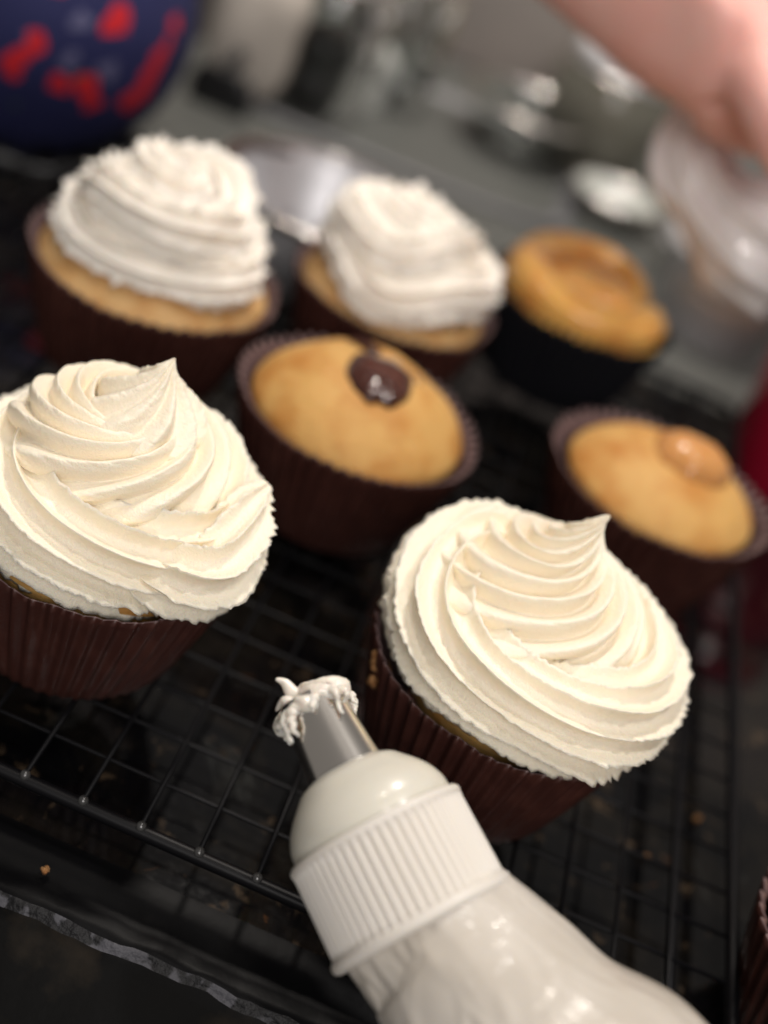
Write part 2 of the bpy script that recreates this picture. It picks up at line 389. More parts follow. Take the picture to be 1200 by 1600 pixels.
def wrapper(parent, R, h, rb, np_=52, mat='wrap', amp=.25, seed=0, wob=.05, lean=0):
    nr, per = 15, 6; nc = np_ * per; th = np.linspace(0, 2 * np.pi, nc, endpoint=False)[None, :]
    u = np.linspace(0, 1, nr)[:, None]
    tri = np.abs(((th * np_ / (2 * np.pi)) % 1) * 2 - 1) * 2 - 1
    def shell(off):
        prof = rb + (R - rb) * (u ** .82)
        pl = amp * (.35 + .65 * u) * tri * (1 + .3 * vn(th * 4, u * 2, 0, seed))
        r = prof + pl * .5 + off + wob * u * vn(th * 1.6 + 10, 0, 0, seed + 3) * 2
        z = h * u + u ** 6 * (.13 * tri + .05 * vn(th * 6, 0, 0, seed)) + 0 * th
        return np.stack([r * np.cos(th), r * np.sin(th), z], -1).reshape(-1, 3)
    A = shell(0); Bq = shell(-.045)
    FA = grid_faces(nr, nc); FB = grid_faces(nr, nc)[:, ::-1] + len(A)
    j = np.arange(nc); j2 = (j + 1) % nc; t = (nr - 1) * nc
    rim = np.stack([t + j, t + j2, len(A) + t + j2, len(A) + t + j], -1)
    F = np.concatenate([FA, FB, rim]); mi = np.concatenate([np.zeros(len(FA)), np.ones(len(FB) + len(rim))])
    V = np.concatenate([A, Bq])
    # flat bottom disc as its own ring of quads to the centre
    c = len(V); V = np.concatenate([V, [[0, 0, 0.0]]]);
    o = mk('paper_case', V, F, None, parent, mats=[M[mat], M['wrap_in'] if mat == 'wrap' else M['wrap_black']], mi=mi)
    return o
def dome(parent, R, z0, H, mat, seed=0, shape=None, p=2.2, n=96, nr=40):
    u = np.linspace(0.001, 1, nr)[::-1][:, None]; th = np.linspace(0, 2 * np.pi, n, endpoint=False)[None, :]
    r = R * u; x = r * np.cos(th); y = r * np.sin(th)
    z = H * (1 - u ** p) ** (1 / 1.35) + .05 * vn(x * .8, y * .8, 0, seed) * H
    z = z + .02 * vn(x * 4, y * 4, 0, seed + 2)
    if shape is not None: z = z + shape(x, y)
    V = np.stack([x, y, z0 + z], -1).reshape(-1, 3)
    # skirt down into the case
    sk = np.stack([(R * .84) * np.cos(th[0]), (R * .84) * np.sin(th[0]), np.full(n, z0 - .9)], -1)
    V = np.concatenate([sk, V]); F = grid_faces(nr + 1, n)
    return mk('cake', V, F, M[mat], parent)

CUP_H, RB = 3.5, 2.5
def cupcake(label, x, y, R=3.5, wrap='wrap', rz=0, z=0.08, seed=0, h=CUP_H, rb=RB, dm=None, group='cupcakes on the cooling rack', H=1.3, cake='cake', shape=None, case_out=0.0, p=2.2):
    c = empty('cupcake', (x, y, z), 0); tag(c, label, 'cupcake', group)
    wrapper(c, R, h, rb, mat=wrap, seed=seed)
    dome(c, (R - .24 - case_out), h - .25, H, cake, seed, shape, p)
    return c

# front right
c = cupcake('vanilla cupcake with smooth ridged buttercream swirl and curled peak, nearest on the right', 4.27, 25.5, 3.45, seed=1, case_out=.55)
kFR = [(60, 2.0, .6, .8, 0, 0), (110, 2.15, 1.35, 1.15, 0, 0), (160, 2.2, 1.4, 1.3, 0, 0), (210, 2.25, .95, 1.3, 0, 0), (290, 2.45, .95, 1.24, .1, 0), (350, 2.45, .98, 1.26, .12, 0), (400, 2.2, 1.05, 1.3, .2, 0), (450, 1.9, 1.3, 1.1, 0, .1), (500, 1.3, 1.5, .7, 0, .1)]
frosting('frosting', c, M['cream'], CUP_H, keys=kFR, seed=3, nrid=13, depth=.38, twist=.17, rag=.10)
rosette(c, M['cream'], CUP_H, [(2.0, 1.0), (2.35, 1.2), (2.5, 1.6), (2.42, 2.0), (2.15, 2.3), (1.8, 2.52), (1.45, 2.7), (1.1, 2.88), (.78, 3.08), (.52, 3.35), (.3, 3.68), (.14, 3.95), (.05, 4.15), (.01, 4.2)], A=4.3, nrid=9, depth=.44, rag=.06, seed=5, sharp=1.0, lp=.6, off=((-.4, .3), (.3, 1.0), (.14, 0)), a0=.9)
# front left
c = cupcake('cupcake cut by left edge, ridged buttercream swirl with a smeared tail on its right', -5.9, 24.35, 3.5, seed=2, case_out=.2)
kFL = [(40, 1.9, .4, .8, 0, 0), (110, 1.9, .8, 1.15, 0, 0), (200, 2.1, .75, 1.28, 0, 0), (290, 2.15, .68, 1.28, 0, 0), (350, 2.05, .8, 1.25, 0.1, 0), (400, 1.95, 1.1, 1.2, 0, .1), (450, 1.7, 1.5, 1.0, 0, .1), (500, 1.3, 1.6, .6, 0, .1)]
frosting('frosting', c, M['cream'], CUP_H, keys=kFL, seed=11, nrid=13, depth=.38, twist=.22, rag=.09)
rosette(c, M['cream'], CUP_H, [(2.0, 1.2), (2.3, 1.4), (2.42, 1.8), (2.3, 2.2), (2.0, 2.5), (1.65, 2.68), (1.3, 2.75), (.95, 2.7), (.6, 2.6)], A=5.0, nrid=9, depth=.44, rag=.06, seed=8, sharp=1.0, off=((-.1, .1), (-.1, .2)), a0=1.9)
rosette(c, M['cream'], CUP_H, [(.8, 2.2), (1.12, 2.35), (1.28, 2.62), (1.2, 2.9), (.95, 3.15), (.64, 3.4), (.34, 3.68), (.16, 3.9), (.05, 4.05), (.01, 4.1)], A=1.0, nrid=8, depth=.36, rag=.07, seed=12, off=((.25, .25), (.3, .75), (.05, .1)), a0=.3, rows=240)
kT = [(-62, 2.5, .6, .4, 0, 0), (-45, 2.8, .65, .7, 0, 0), (-28, 3.05, .9, .85, 0, 0), (-10, 3.1, 1.3, .75, 0, 0), (3, 3.25, 1.65, .5, 0, 0), (9, 3.45, 1.95, .15, 0, 0)]
frosting('frosting_tail', c, M['cream'], CUP_H, keys=kT, seed=14, nrid=8, depth=.45, twist=.5, rag=.15, lump=.25)
# back left
c = cupcake('cupcake behind on the left with pale sponge showing under three tiers of frosting', -9.53, 36.9, 3.85, seed=3, cake='cake_pale', H=1.3, rb=2.8)
kB = [(100, 2.2, .6, .7, 0, 0), (180, 2.45, 1.0, .95, 0, 0), (270, 2.4, 1.0, 1.0, 0, 0), (360, 2.4, 1.0, 1.0, 0, 0), (450, 2.3, 1.2, .95, 0, 0), (540, 1.95, 1.8, .95, 0, 0), (630, 1.85, 1.95, .9, 0, 0), (720, 1.75, 2.05, .9, 0, 0), (810, 1.5, 2.4, .85, 0, 0), (900, 1.0, 2.9, .75, 0, 0), (1000, .7, 3.0, .65, 0, 0), (1090, .3, 3.2, .45, 0, 0), (1150, .1, 3.6, .2, 0, 0), (1170, .1, 3.8, .03, 0, 0)]
frosting('frosting', c, M['cream_w'], CUP_H, keys=kB, seed=21, nrid=11, depth=.42, twist=.04, rag=.26, step=.07, per=14, lump=.3, vary=.14)
# back middle
c = cupcake('cupcake behind in the middle with rumpled white frosting and no peak', -2.75, 42.4, 3.5, seed=4, cake='cake_pale', H=1.2)
kM = [(100, 1.8, .6, .7, 0, 0), (180, 2.1, .95, .9, -.1, 0), (270, 2.1, 1.0, .95, -.1, 0), (360, 2.1, 1.0, .95, -.1, 0), (450, 2.0, 1.3, .9, -.1, 0), (540, 1.75, 1.8, .9, -.1, 0), (630, 1.6, 2.1, .9, -.1, 0), (720, 1.5, 2.15, .85, 0, 0), (810, 1.2, 2.35, .8, 0, 0), (900, .8, 2.5, .75, 0.0, 0), (1000, .4, 2.55, .7, .0, .1), (1060, .3, 2.4, .3, .1, .1)]
frosting('frosting', c, M['cream_w'], CUP_H, keys=kM, seed=31, nrid=11, depth=.42, twist=.06, rag=.28, step=.07, per=12, lump=.3, vary=.12)
# chocolate filled
c = cupcake('bare golden cupcake with glossy dark chocolate filling showing in its top', -1.85, 33.85, 3.6, seed=5, H=1.75, case_out=.12)
def gpool(c, x, y, z, rx, ry, hh, mat, name, seed=0, tilt=0, rot=0):
    u = np.linspace(1, .002, 22)[:, None]; th = np.linspace(0, 2 * np.pi, 48, endpoint=False)[None, :]
    rr = 1 + .14 * vn(np.cos(th) * 1.3, np.sin(th) * 1.3, 0, seed) + .09 * vn(np.cos(th) * 3.1, np.sin(th) * 3.1, 2, seed)
    X = rx * u * rr * np.cos(th); Y = ry * u * rr * np.sin(th); Z = hh * (1 - u ** 2.6) ** .6 + .02 * vn(X * 2, Y * 2, 0, seed) - tilt * X + 0 * th
    cr, sr = math.cos(rot), math.sin(rot)
    V = np.stack([x + cr * X - sr * Y, y + sr * X + cr * Y, z + Z], -1).reshape(-1, 3)
    low = V[:48].copy(); low[:, 2] -= .5
    return mk(name, np.concatenate([low, V]), grid_faces(23, 48), M[mat], c)
gpool(c, .22, -.45, 4.84, 1.02, 1.25, .44, 'ganache', 'chocolate_filling', 4, .02, .25)
v, f = tube(spline([(-.2, .55, 5.0), (-.75, .85, 5.0), (-1.15, .8, 4.93)], 14), np.linspace(.22, .04, 14), 8); mk('chocolate_smear', v, f, M['ganache'], c)
v, f = tube([(.25 + 1.2 * math.cos(a), -.5 + 1.5 * math.sin(a), 4.86 - .12 * math.sin(a) + .03 * math.sin(3 * a)) for a in np.linspace(.5, 2.4, 26)], .08, 8); mk('glaze_edge', v, f, M['glaze'], c)
# caramel blob
c = cupcake('bare golden cupcake with a round caramel blob on its top, at the right edge', 7.59, 37.4, 3.6, seed=6, H=1.35, case_out=.22)
gpool(c, .4, .05, 4.42, 1.3, 1.12, .8, 'caramel', 'caramel_blob', 6)
# caramel swirl in a black case
def crater(x, y):
    r = np.hypot(x - .2, y - .1); a = np.arctan2(y - .1, x - .2)
    z = .35 * np.exp(-((r - 2.0 + .15 * np.sin(a)) / .55) ** 2)
    z = z - .75 * np.exp(-((x - 1.1) / .9) ** 2 - ((y - .5) / .35) ** 2) * (r < 3.0)
    z = z - .35 * np.exp(-((r - 1.15) / .3) ** 2) * (np.cos(a - 1.2) > -.4) 
    return z
c = cupcake('cupcake in a black case with a glossy orange caramel top folded into a swirl', 3.6, 48.5, 3.6, wrap='wrap_black', seed=7, cake='caramel_cake', H=.8, case_out=-.05, rb=2.7, p=3.2)
kC = [(15, 2.2, .35, .5, 0, 0), (40, 2.2, .55, .8, 0, 0), (100, 2.25, .7, .9, 0, 0), (180, 2.4, .55, .9, 0, 0), (260, 2.5, .3, .9, 0, 0), (320, 2.55, .25, .9, 0, 0), (355, 2.6, .2, .8, 0, 0), (370, 2.6, .1, .4, 0, 0)]
frosting('caramel_ribbon', c, M['caramel_cake'], CUP_H, keys=kC, seed=41, nrid=5, depth=.10, twist=.1, rag=.01, step=.1, per=10, lump=.1)
gpool(c, .15, -.2, 4.2, 1.75, 1.4, .55, 'caramel_cake', 'caramel_centre', 9)
v, f = tube([(.05 + 1.5 * math.cos(a), .1 + 1.25 * math.sin(a), 4.66 + .03 * math.sin(4 * a)) for a in np.linspace(.2, 3.6, 40)], np.sin(np.linspace(.15, 3.0, 40)) * .16 + .03, 8); mk('caramel_line', v, f, M['caramel'], c)
# bottom right corner, standing on the worktop beside the rack
q = at_z(1212, 1400, 2.5)
c = cupcake('brown paper cupcake case just entering at the bottom right corner, beside the rack', max(q[0] + 3.5, 14.9), q[1], 3.5, seed=8, z=CZ + .01, group='none')
del c['group']

# ------------------------------------------------------------------ cake crumb on the front right case
def crumb(name, loc, r, mat, parent=None, seed=0):
    th = np.linspace(0, 2 * np.pi, 20, endpoint=False)[None, :]; ph = np.linspace(.02, np.pi - .02, 14)[:, None]
    d = np.stack([np.sin(ph) * np.cos(th), np.sin(ph) * np.sin(th), np.cos(ph) + 0 * th], -1)
    rr = r * (1 + .35 * vn(d[..., 0] * 2.5, d[..., 1] * 2.5, d[..., 2] * 2.5, seed) + .2 * vn(d[..., 0] * 6, d[..., 1] * 6, d[..., 2] * 6, seed))
    V = (d * rr[..., None]).reshape(-1, 3)
    return mk(name, V, grid_faces(14, 20), M[mat], parent, loc=loc)
fr = [o for o in col.objects if o.name.startswith('cupcake') and 'nearest on the right' in o.get('label', '')][0]
for k, (px, py, r) in enumerate([(592, 1038, .20), (602, 1052, .16), (584, 1064, .15), (588, 1022, .12), (596, 1075, .10)]):
    p = at_d(px, py, 30.9); crumb('crumb', p - np.array([4.27, 25.5, .08]), r, 'cake_crumb', fr, k)

for px, py, r, lb in ((1088, 1282, .10, 'amber cake crumb on the worktop, right of the front right cupcake'), (1010, 1340, .07, 'small brown crumb on the worktop, below the front right cupcake and right of the bag'),
                      (70, 1362, .09, 'orange crumb on the bare worktop in front of the rack, lower left'), ):
    p = at_z(px, py, CZ)
    o = crumb('cake_crumb', (p[0], p[1], CZ + r * .6), r, 'cake_crumb', None, int(px)); tag(o, lb, 'crumb', 'cake crumbs on the worktop')

# ------------------------------------------------------------------ piping bag
def piping_bag():
    rc = at_d(628, 1380, 25.3)                          # centre of the ribbed ring
    ax = -(cx_ * .49 - cu_ * .89 - fw * .32); ax /= np.linalg.norm(ax)   # towards the tip
    g = empty('piping_bag', rc); tag(g, 'filled clear piping bag with ribbed white coupler and frosting-smeared metal nozzle', 'piping bag')
    a = ax; s = np.cross(a, [0, 0, 1.]); s /= np.linalg.norm(s); t = np.cross(s, a)
    def place(V): V = np.asarray(V); return V[:, 0:1] * s + V[:, 1:2] * t + V[:, 2:3] * a
    nrib = 58
    def ribs(R, Z, th):
        m_ = (Z < .98) & (Z > -.69)
        k = np.abs(((th * nrib / (2 * np.pi)) % 1) * 2 - 1)
        return R - m_ * .085 * np.clip((.62 - k) / .3, 0, 1) - m_ * .0 * k, Z + 0 * th
    pr = [(1.60, 1.10), (1.70, 1.14), (1.77, 1.14), (1.81, 1.10), (1.82, 1.04), (1.80, .98), (1.80, .94)] + [(1.80 - .01 * z, z) for z in np.linspace(.88, -.66, 18)] + [(1.84, -.70), (1.88, -.75), (1.89, -.83), (1.86, -.90), (1.77, -.94), (1.5, -.90)]
    V, F = lathe(pr, nrib * 8, ribs); mk('coupler_ring', place(V), F, M['plastic_ring'], g)
    pr = [(1.66, 1.05), (1.66, 1.25), (1.63, 1.45), (1.52, 1.7), (1.36, 1.92), (1.18, 2.11), (1.02, 2.27), (.85, 2.36), (.79, 2.39), (.76, 2.35), (.70, 2.28)]
    V, F = lathe([tuple(q) for q in spline(pr, 50)], 96); mk('coupler_dome', place(V), F, M['plastic'], g)
    pr = [(.80, 2.15), (.77, 2.4), (.63, 3.85), (.59, 3.85), (.7, 2.6)]
    V, F = lathe([tuple(q) for q in spline(pr, 60)], 96); mk('nozzle', place(V), F, M['chrome'], g)
    # smear of frosting round the tip: short curled ridged ribbons
    parts = []
    rg = random.Random(5)
    def lumps(R, Z, th):
        n = .22 * vn(np.cos(th) * 2.2, np.sin(th) * 2.2, Z * 2, 2) + .07 * np.abs(np.sin(th * 6 + Z * 2)) + .05 * vn(np.cos(th) * 7, np.sin(th) * 7, Z * 7, 3)
        return R * (1 + 0) + n * (R > .1), Z + .10 * vn(np.cos(th) * 3, np.sin(th) * 3, 5, 3) * np.ones_like(Z)
    pr = spline([(.60, 3.35), (.72, 3.42), (.82, 3.6), (.80, 3.85), (.62, 4.02), (.38, 4.1), (.12, 4.2), (.01, 4.3)], 50)
    V, F = kiss([(.45, 3.35), (.72, 3.38), (.86, 3.6), (.8, 3.82), (.62, 4.02), (.38, 4.16), (.16, 4.32), (.02, 4.42)], A=1.1, nrid=8, depth=.26, rag=.10, irr=.16, rows=90, per=12, seed=6, sharp=1.0); parts.append((V, F))
    for k in range(12):
        th = k / 12 * 6.283 + rg.uniform(-.2, .2); L = rg.uniform(.08, .6)
        ks = [(.70, 3.75), (.84 + rg.uniform(-.05, .1), 3.6), (.76 + rg.uniform(0, .18), 3.6 - L * .6), (.68 + rg.uniform(0, .26), 3.55 - L)]
        pts = spline([(r * math.cos(th + i * .05), r * math.sin(th + i * .05), z) for i, (r, z) in enumerate(ks)], 18)
        pts = pts + .03 * np.stack([vn(np.arange(18) * .6, k, j, 4) for j in range(3)], -1)
        rad = np.linspace(1, .12, 18) ** .8 * rg.uniform(.10, .22) * (1 + .35 * vn(np.arange(18) * .9, k, 0, 2))
        parts.append(tube(pts, rad, 10))
    for k in range(4):                                  # curls over the end
        th = rg.uniform(0, 6.28); r = rg.uniform(.1, .55)
        pts = spline([(r * math.cos(th), r * math.sin(th), 3.9), ((r + .1) * math.cos(th), (r + .1) * math.sin(th), 4.15), ((r + .3) * math.cos(th + .5), (r + .3) * math.sin(th + .5), 4.15 + rg.uniform(-.1, .12))], 14)
        parts.append(tube(pts, np.linspace(1, .15, 14) * rg.uniform(.14, .24), 10))
    # the torn spike standing up on the left of the tip
    pl = (-cx_ * .72 + cu_ * .60); spx = np.array([pl @ s, pl @ t, 0]); spx /= np.linalg.norm(spx)
    pts = spline([spx * .15 + np.array([0, 0, 3.9]), spx * .30 + np.array([0, 0, 4.25]), spx * .36 + np.array([0, 0, 4.6]), spx * .52 + np.array([0, 0, 4.78])], 16)
    parts.append(tube(pts, np.linspace(1, .12, 16) ** .9 * .24, 12))
    v, f = join(parts); v = np.asarray(v) * np.array([.90, .90, .74]) + np.array([0, 0, 1.05]); mk('frosting_smear', place(v), f, M['smear'], g)
    # bag: from inside the ring towards the hand below the frame
    e = [rc + a * -k + cx_ * o_ for k, o_ in ((.6, 0), (.9, .08), (1.3, .28), (2.2, .52), (3.2, .68), (4.4, 1.0), (6.0, 1.4), (7.6, 1.8), (9.2, 2.2), (10.6, 2.5))]
    rad = [1.6, 1.66, 1.76, 2.02, 2.3, 2.8, 2.75, 2.2, 1.2, .45]
    n = 220; C = spline(np.array(e) - rc, n); Rr = spline(np.array(rad)[:, None], n)[:, 0]
    T, N, B = frames(C); nc = 260; th = np.linspace(0, 2 * np.pi, nc, endpoint=False)[None, :]
    u = np.linspace(0, 1, n)[:, None]
    ct, st = np.cos(th), np.sin(th)
    cr = np.exp(-((u - .13) / .09) ** 2)
    fold = lambda f1, sd, k=1: 1 - np.abs(vn(ct * f1 + u * k, st * f1, u * f1 * .8, sd)) * 2
    d = .05 * vn(ct * 1.2, st * 1.2, u * 8, 3) + cr * .05 * np.abs(fold(4.5, 2)) * np.clip(u * 20, 0, 1) - .05 * np.exp(-((u - .10) / .05) ** 2) * np.clip(fold(7, 5, .5) - .1, 0, 1) + .035 * np.clip(fold(2.6, 8, 3) - .55, 0, 1) * 2 + .03 * np.clip(fold(4.5, 12, 6) - .7, 0, 1) * 3
    r = Rr[:, None] + d
    V = C[:, None] + r[..., None] * (N[:, None] * ct[..., None] + B[:, None] * st[..., None])
    mk('bag_body', V.reshape(-1, 3), grid_faces(n, nc), M['bag'], g)
M['smear'] = P('smeared frosting', (.84, .77, .68), .3, sss=.4, ssr=(1, .6, .4), sscale=.002, coat=.6, coatr=.1, bump=[(700, .4, .0008)])
def bagmat():
    m = P('filled piping bag', (.64, .60, .54), .45, sss=.2, ssr=(1, .8, .5), sscale=.004, coat=.5, coatr=.16, var=(32, (.52, .47, .40), .45, .72))
    t = m.node_tree; N, L = t.nodes, t.links; b = N['Principled BSDF']; tc = N.new('ShaderNodeTexCoord'); prev = None
    for sc, dist, st, d, ridged in ((16, .6, .28, .005, 0), (40, 1.4, .35, .0010, 1), (120, 1.0, .15, .0005, 1)):
        n = N.new('ShaderNodeTexNoise'); n.inputs['Scale'].default_value = sc; n.inputs['Distortion'].default_value = dist; n.inputs['Detail'].default_value = 1.5
        L.new(tc.outputs['Object'], n.inputs['Vector']); out = n.outputs['Fac']
        if ridged:
            q = N.new('ShaderNodeMath'); q.operation = 'SUBTRACT'; q.inputs[1].default_value = .5; L.new(out, q.inputs[0])
            r_ = N.new('ShaderNodeMath'); r_.operation = 'ABSOLUTE'; L.new(q.outputs[0], r_.inputs[0])
            k = N.new('ShaderNodeMapRange'); k.inputs[1].default_value = .0; k.inputs[2].default_value = .05; k.inputs[3].default_value = 1; k.inputs[4].default_value = 0; L.new(r_.outputs[0], k.inputs[0]); out = k.outputs[0]
        bp = N.new('ShaderNodeBump'); bp.inputs['Strength'].default_value = st; bp.inputs['Distance'].default_value = d; L.new(out, bp.inputs['Height'])
        if prev: L.new(prev.outputs[0], bp.inputs['Normal'])
        prev = bp
    L.new(prev.outputs[0], b.inputs['Coat Normal'])
    bp2 = N.new('ShaderNodeBump'); bp2.inputs['Strength'].default_value = .35; bp2.inputs['Distance'].default_value = .002
    n = N.new('ShaderNodeTexNoise'); n.inputs['Scale'].default_value = 60; L.new(tc.outputs['Object'], n.inputs['Vector']); L.new(n.outputs['Fac'], bp2.inputs['Height']); L.new(bp2.outputs[0], b.inputs['Normal'])
    return m
M['bag'] = bagmat()
piping_bag()

# ------------------------------------------------------------------ background things (far out of focus)
# navy fabric with a berry print
def berry_cloth():
    c = at_d(30, -15, 55); c[2] = max(c[2], 4.2)
    g = empty('cloth_bundle', (c[0], c[1], CZ)); tag(g, 'navy fabric bundle printed with red berries, rounded, in the top left corner', 'cloth')
    m, b, L, spots, cur, t = fabric()
    RX, RY, RZ = 7.4, 6.6, 6.6; zc = c[2] - CZ
    def on(px, py):                                     # where the ray through a pixel meets the bundle
        d = ray(px, py); o_ = CP - c; k = np.array([1 / RX, 1 / RY, 1 / RZ]); A = ((d * k) ** 2).sum(); Bq = 2 * (d * k * o_ * k).sum(); Cq = ((o_ * k) ** 2).sum() - 1
        disc = Bq * Bq - 4 * A * Cq
        tt = (-Bq - math.sqrt(max(disc, 0))) / (2 * A); p = CP + d * tt
        return (p - np.array([c[0], c[1], CZ])) * S
    cur = spots([on(*q) for q in ((145, 75), (75, 45), (20, 140), (105, 200), (200, 90), (5, 20), (160, 20), (240, 130), (60, 180))], .0036, (.10, .10, .20), cur)
    cur = spots([on(*q) for q in ((168, 112), (268, 22), (58, 165))], .0042, (.05, .10, .04), cur)
    cur = spots([on(*q) for q in ((45, 95), (60, 80), (88, 52), (78, 65), (170, 135), (180, 150), (172, 118), (270, 70), (280, 50), (260, 95), (250, 125), (235, 140), (215, 15), (225, 0), (205, 25), (20, 215), (45, 205), (60, 215), (30, 230), (-10, 210), (120, -60), (-40, 80), (128, 118), (290, 20))], .0050, (.62, .012, .022), cur)
    L.new(cur, b.inputs['Base Color']); b.inputs['Roughness'].default_value = .85
    th = np.linspace(0, 2 * np.pi, 96, endpoint=False)[None, :]; ph = np.linspace(np.pi - .01, .01, 60)[:, None]
    d = np.stack([np.sin(ph) * np.cos(th), np.sin(ph) * np.sin(th), np.cos(ph) + 0 * th], -1)
    rr = 1 + .03 * vn(d[..., 0] * 2, d[..., 1] * 2, d[..., 2] * 2, 3)
    V = d * rr[..., None] * np.array([RX, RY, RZ]); V[..., 2] = np.maximum(V[..., 2] + zc, 0.02)
    mk('cloth_body', V.reshape(-1, 3), grid_faces(60, 96), m, g)
    v, f = tube([(6.0 * math.cos(a), 5.3 * math.sin(a), .35 + .15 * math.sin(a * 9)) for a in np.linspace(0, 2 * np.pi, 60)], .5, 8); mk('hem', v, f, M['black'], g)
berry_cloth()

# steel bowl with chocolate
def bowl(name, label, cat, px, py, R, hh, mat, rim=.15, foot=.5, inner=None, z=CZ, zr=None):
    p = at_z(px, py, z if zr is None else zr); g = empty(name, (p[0], p[1], z)); tag(g, label, cat)
    pr = [(.01, .02), (R * foot, .0), (R * foot + .1, .12), (R * .8, hh * .42), (R * .95, hh * .8), (R, hh), (R + rim, hh + .03), (R + rim, hh - .05 + .12), (R - .08, hh + .1), (R * .93, hh * .8), (R * .77, hh * .42), (R * foot, .2), (.01, .16)]
    V, F = lathe(pr, 72); mk('bowl_body', V, F, M[mat], g)
    V, F = tube([((R + rim) * math.cos(t_), (R + rim) * math.sin(t_), hh + .02) for t_ in np.linspace(0, 2 * np.pi, 60)], .16, 10); mk('rim', V, F, M['chrome'], g); return g  # chrome ring added on the lip to catch lamp glints
g = bowl('mixing_bowl', 'small steel bowl of dark chocolate behind the frosted cupcakes', 'bowl', 512, 305, 4.3, 4.0, 'steel', .2, zr=CZ + 4.0)
def chw(R, Z, th): return R * (1 + .06 * vn(np.cos(th) * 2, np.sin(th) * 2, 0, 3)), Z + .25 * vn(np.cos(th) * 1.5 + R, np.sin(th) * 1.5, 0, 5)
V, F = lathe([(2.4, .9), (2.2, 1.1), (1.8, 1.2), (1.2, 1.1), (.01, 1.1)], 64, chw); mk('chocolate', V, F, M['ganache'], g)
def smear_ring(g, a0, a1, R, z, r, mat, name):
    v, f = tube([(R * math.cos(a), R * math.sin(a), z + .15 * math.sin(a * 5)) for a in np.linspace(a0, a1, 20)], np.linspace(.4, 1, 20) * r, 8); mk(name, v, f, M[mat], g)
smear_ring(g, -.4, 1.0, 4.2, 3.9, .42, 'ganache', 'chocolate_smear'); smear_ring(g, 2.2, 3.4, 4.2, 3.9, .4, 'ganache', 'chocolate_smear')

p = np.array([2, 72, 0])
def rounded_slab(x0, x1, y0, y1, z0, z1, r=1.2):
    base = [(x1 - r + r * math.cos(a), y1 - r + r * math.sin(a)) for a in np.linspace(0, math.pi / 2, 8)] + [(x0 + r + r * math.cos(a), y1 - r + r * math.sin(a)) for a in np.linspace(math.pi / 2, math.pi, 8)] + \
           [(x0 + r + r * math.cos(a), y0 + r + r * math.sin(a)) for a in np.linspace(math.pi, 1.5 * math.pi, 8)] + [(x1 - r + r * math.cos(a), y0 + r + r * math.sin(a)) for a in np.linspace(1.5 * math.pi, 2 * math.pi, 8)]
    n = len(base); V = [(x, y, z0) for x, y in base] + [(x, y, z1 - .05) for x, y in base] + [(x * .998, y * .9995, z1) for x, y in base]
    F = [tuple(range(n))[::-1], tuple(range(2 * n, 3 * n))] + [(k * n + i, k * n + (i + 1) % n, (k + 1) * n + (i + 1) % n, (k + 1) * n + i) for k in (0, 1) for i in range(n)]
    return np.array(V, float), F
o = mk('drying_mat', *rounded_slab(-20, 15, 55.5, 90, CZ + .005, CZ + .3), M['mat'], smooth=False); tag(o, 'thin grey green mat lying across the back of the worktop', 'mat')
# dark baking tray
p = at_z(640, 205, CZ)
g = empty('baking_tray', (p[0], p[1], CZ), math.radians(4)); tag(g, 'dark grey baking tray lying flat at the back of the worktop', 'tray')
def tray(w, d, h):
    pr = [(w, d, .0), (w + .3, d + .3, h), (w + .9, d + .9, h + .05), (w + .9, d + .9, h - .05), (w + .2, d + .2, h - .1)]
    V = []
    for (a, b, z) in [(.01, .01, .05), (w - .2, d - .2, .05)] + [(w + .2, d + .2, h - .1), (w + .3, d + .3, h + .08), (w + .9, d + .9, h + .1), (w + .95, d + .95, h - .05), (w + .4, d + .4, h - .1), (w, d, 0)]:
        for k in range(48):
            t_ = k / 48 * 2 * math.pi; c_, s_ = math.cos(t_), math.sin(t_); q = (abs(c_) ** 6 + abs(s_) ** 6) ** (-1 / 6)
            V.append((a * c_ * q, b * s_ * q, z))
    return np.array(V), grid_faces(8, 48)
V, F = tray(9, 7, .5); mk('tray_body', V, F, M['darkpan'], g)

def jar(name, label, px, py, R, hh, mat, lid='steel', group=None, cat='jar'):
    p = at_z(px, py, CZ); g = empty(name, (p[0], p[1], CZ)); tag(g, label, cat, group)
    pr = [(.01, .3), (R * .85, .3), (R * .92, .6), (R * .92, hh * .78), (R * .7, hh * .9), (R * .7, hh), (R * .78, hh), (R * .78, hh * .92), (R, hh * .8), (R, .4), (R * .9, 0), (.01, 0)]
    V, F = lathe(pr, 64); mk('jar_body', V, F, M[mat], g)
    if lid:
        V, F = lathe([(R * .82, hh - .9), (R * .86, hh - .9), (R * .86, hh + .05), (R * .8, hh + .25), (.01, hh + .28)], 48); mk('lid', V, F, M[lid], g)
        V, F = tube([(R * .88 * math.cos(t_), R * .88 * math.sin(t_), hh - .85) for t_ in np.linspace(0, 2 * np.pi, 40)], .16, 8); mk('lid_glint_band', V, F, M['chrome'], g)  # chrome ring added round the lid for glints
    return g
jar('glass_jar', 'clear glass jar at the back, left of a pair beside the towel', 478, 165, 3.0, 8, 'glass')
jar('glass_jar', 'clear glass jar at the back, right of a pair before the wall', 585, 150, 3.0, 8, 'glass')
jar('storage_jar', 'olive brown glass jar at the back behind the orange cupcake', 905, 265, 3.6, 7, 'olive')
bowl('glass_dish', 'pale glazed dish catching the light behind the orange caramel cupcake', 'dish', 945, 345, 2.3, 1.6, 'whitepl', .3)
bowl('glass_dish', 'clear glass dish standing further back, left of the olive jar', 'dish', 800, 240, 3.6, 3.0, 'glass', .2)

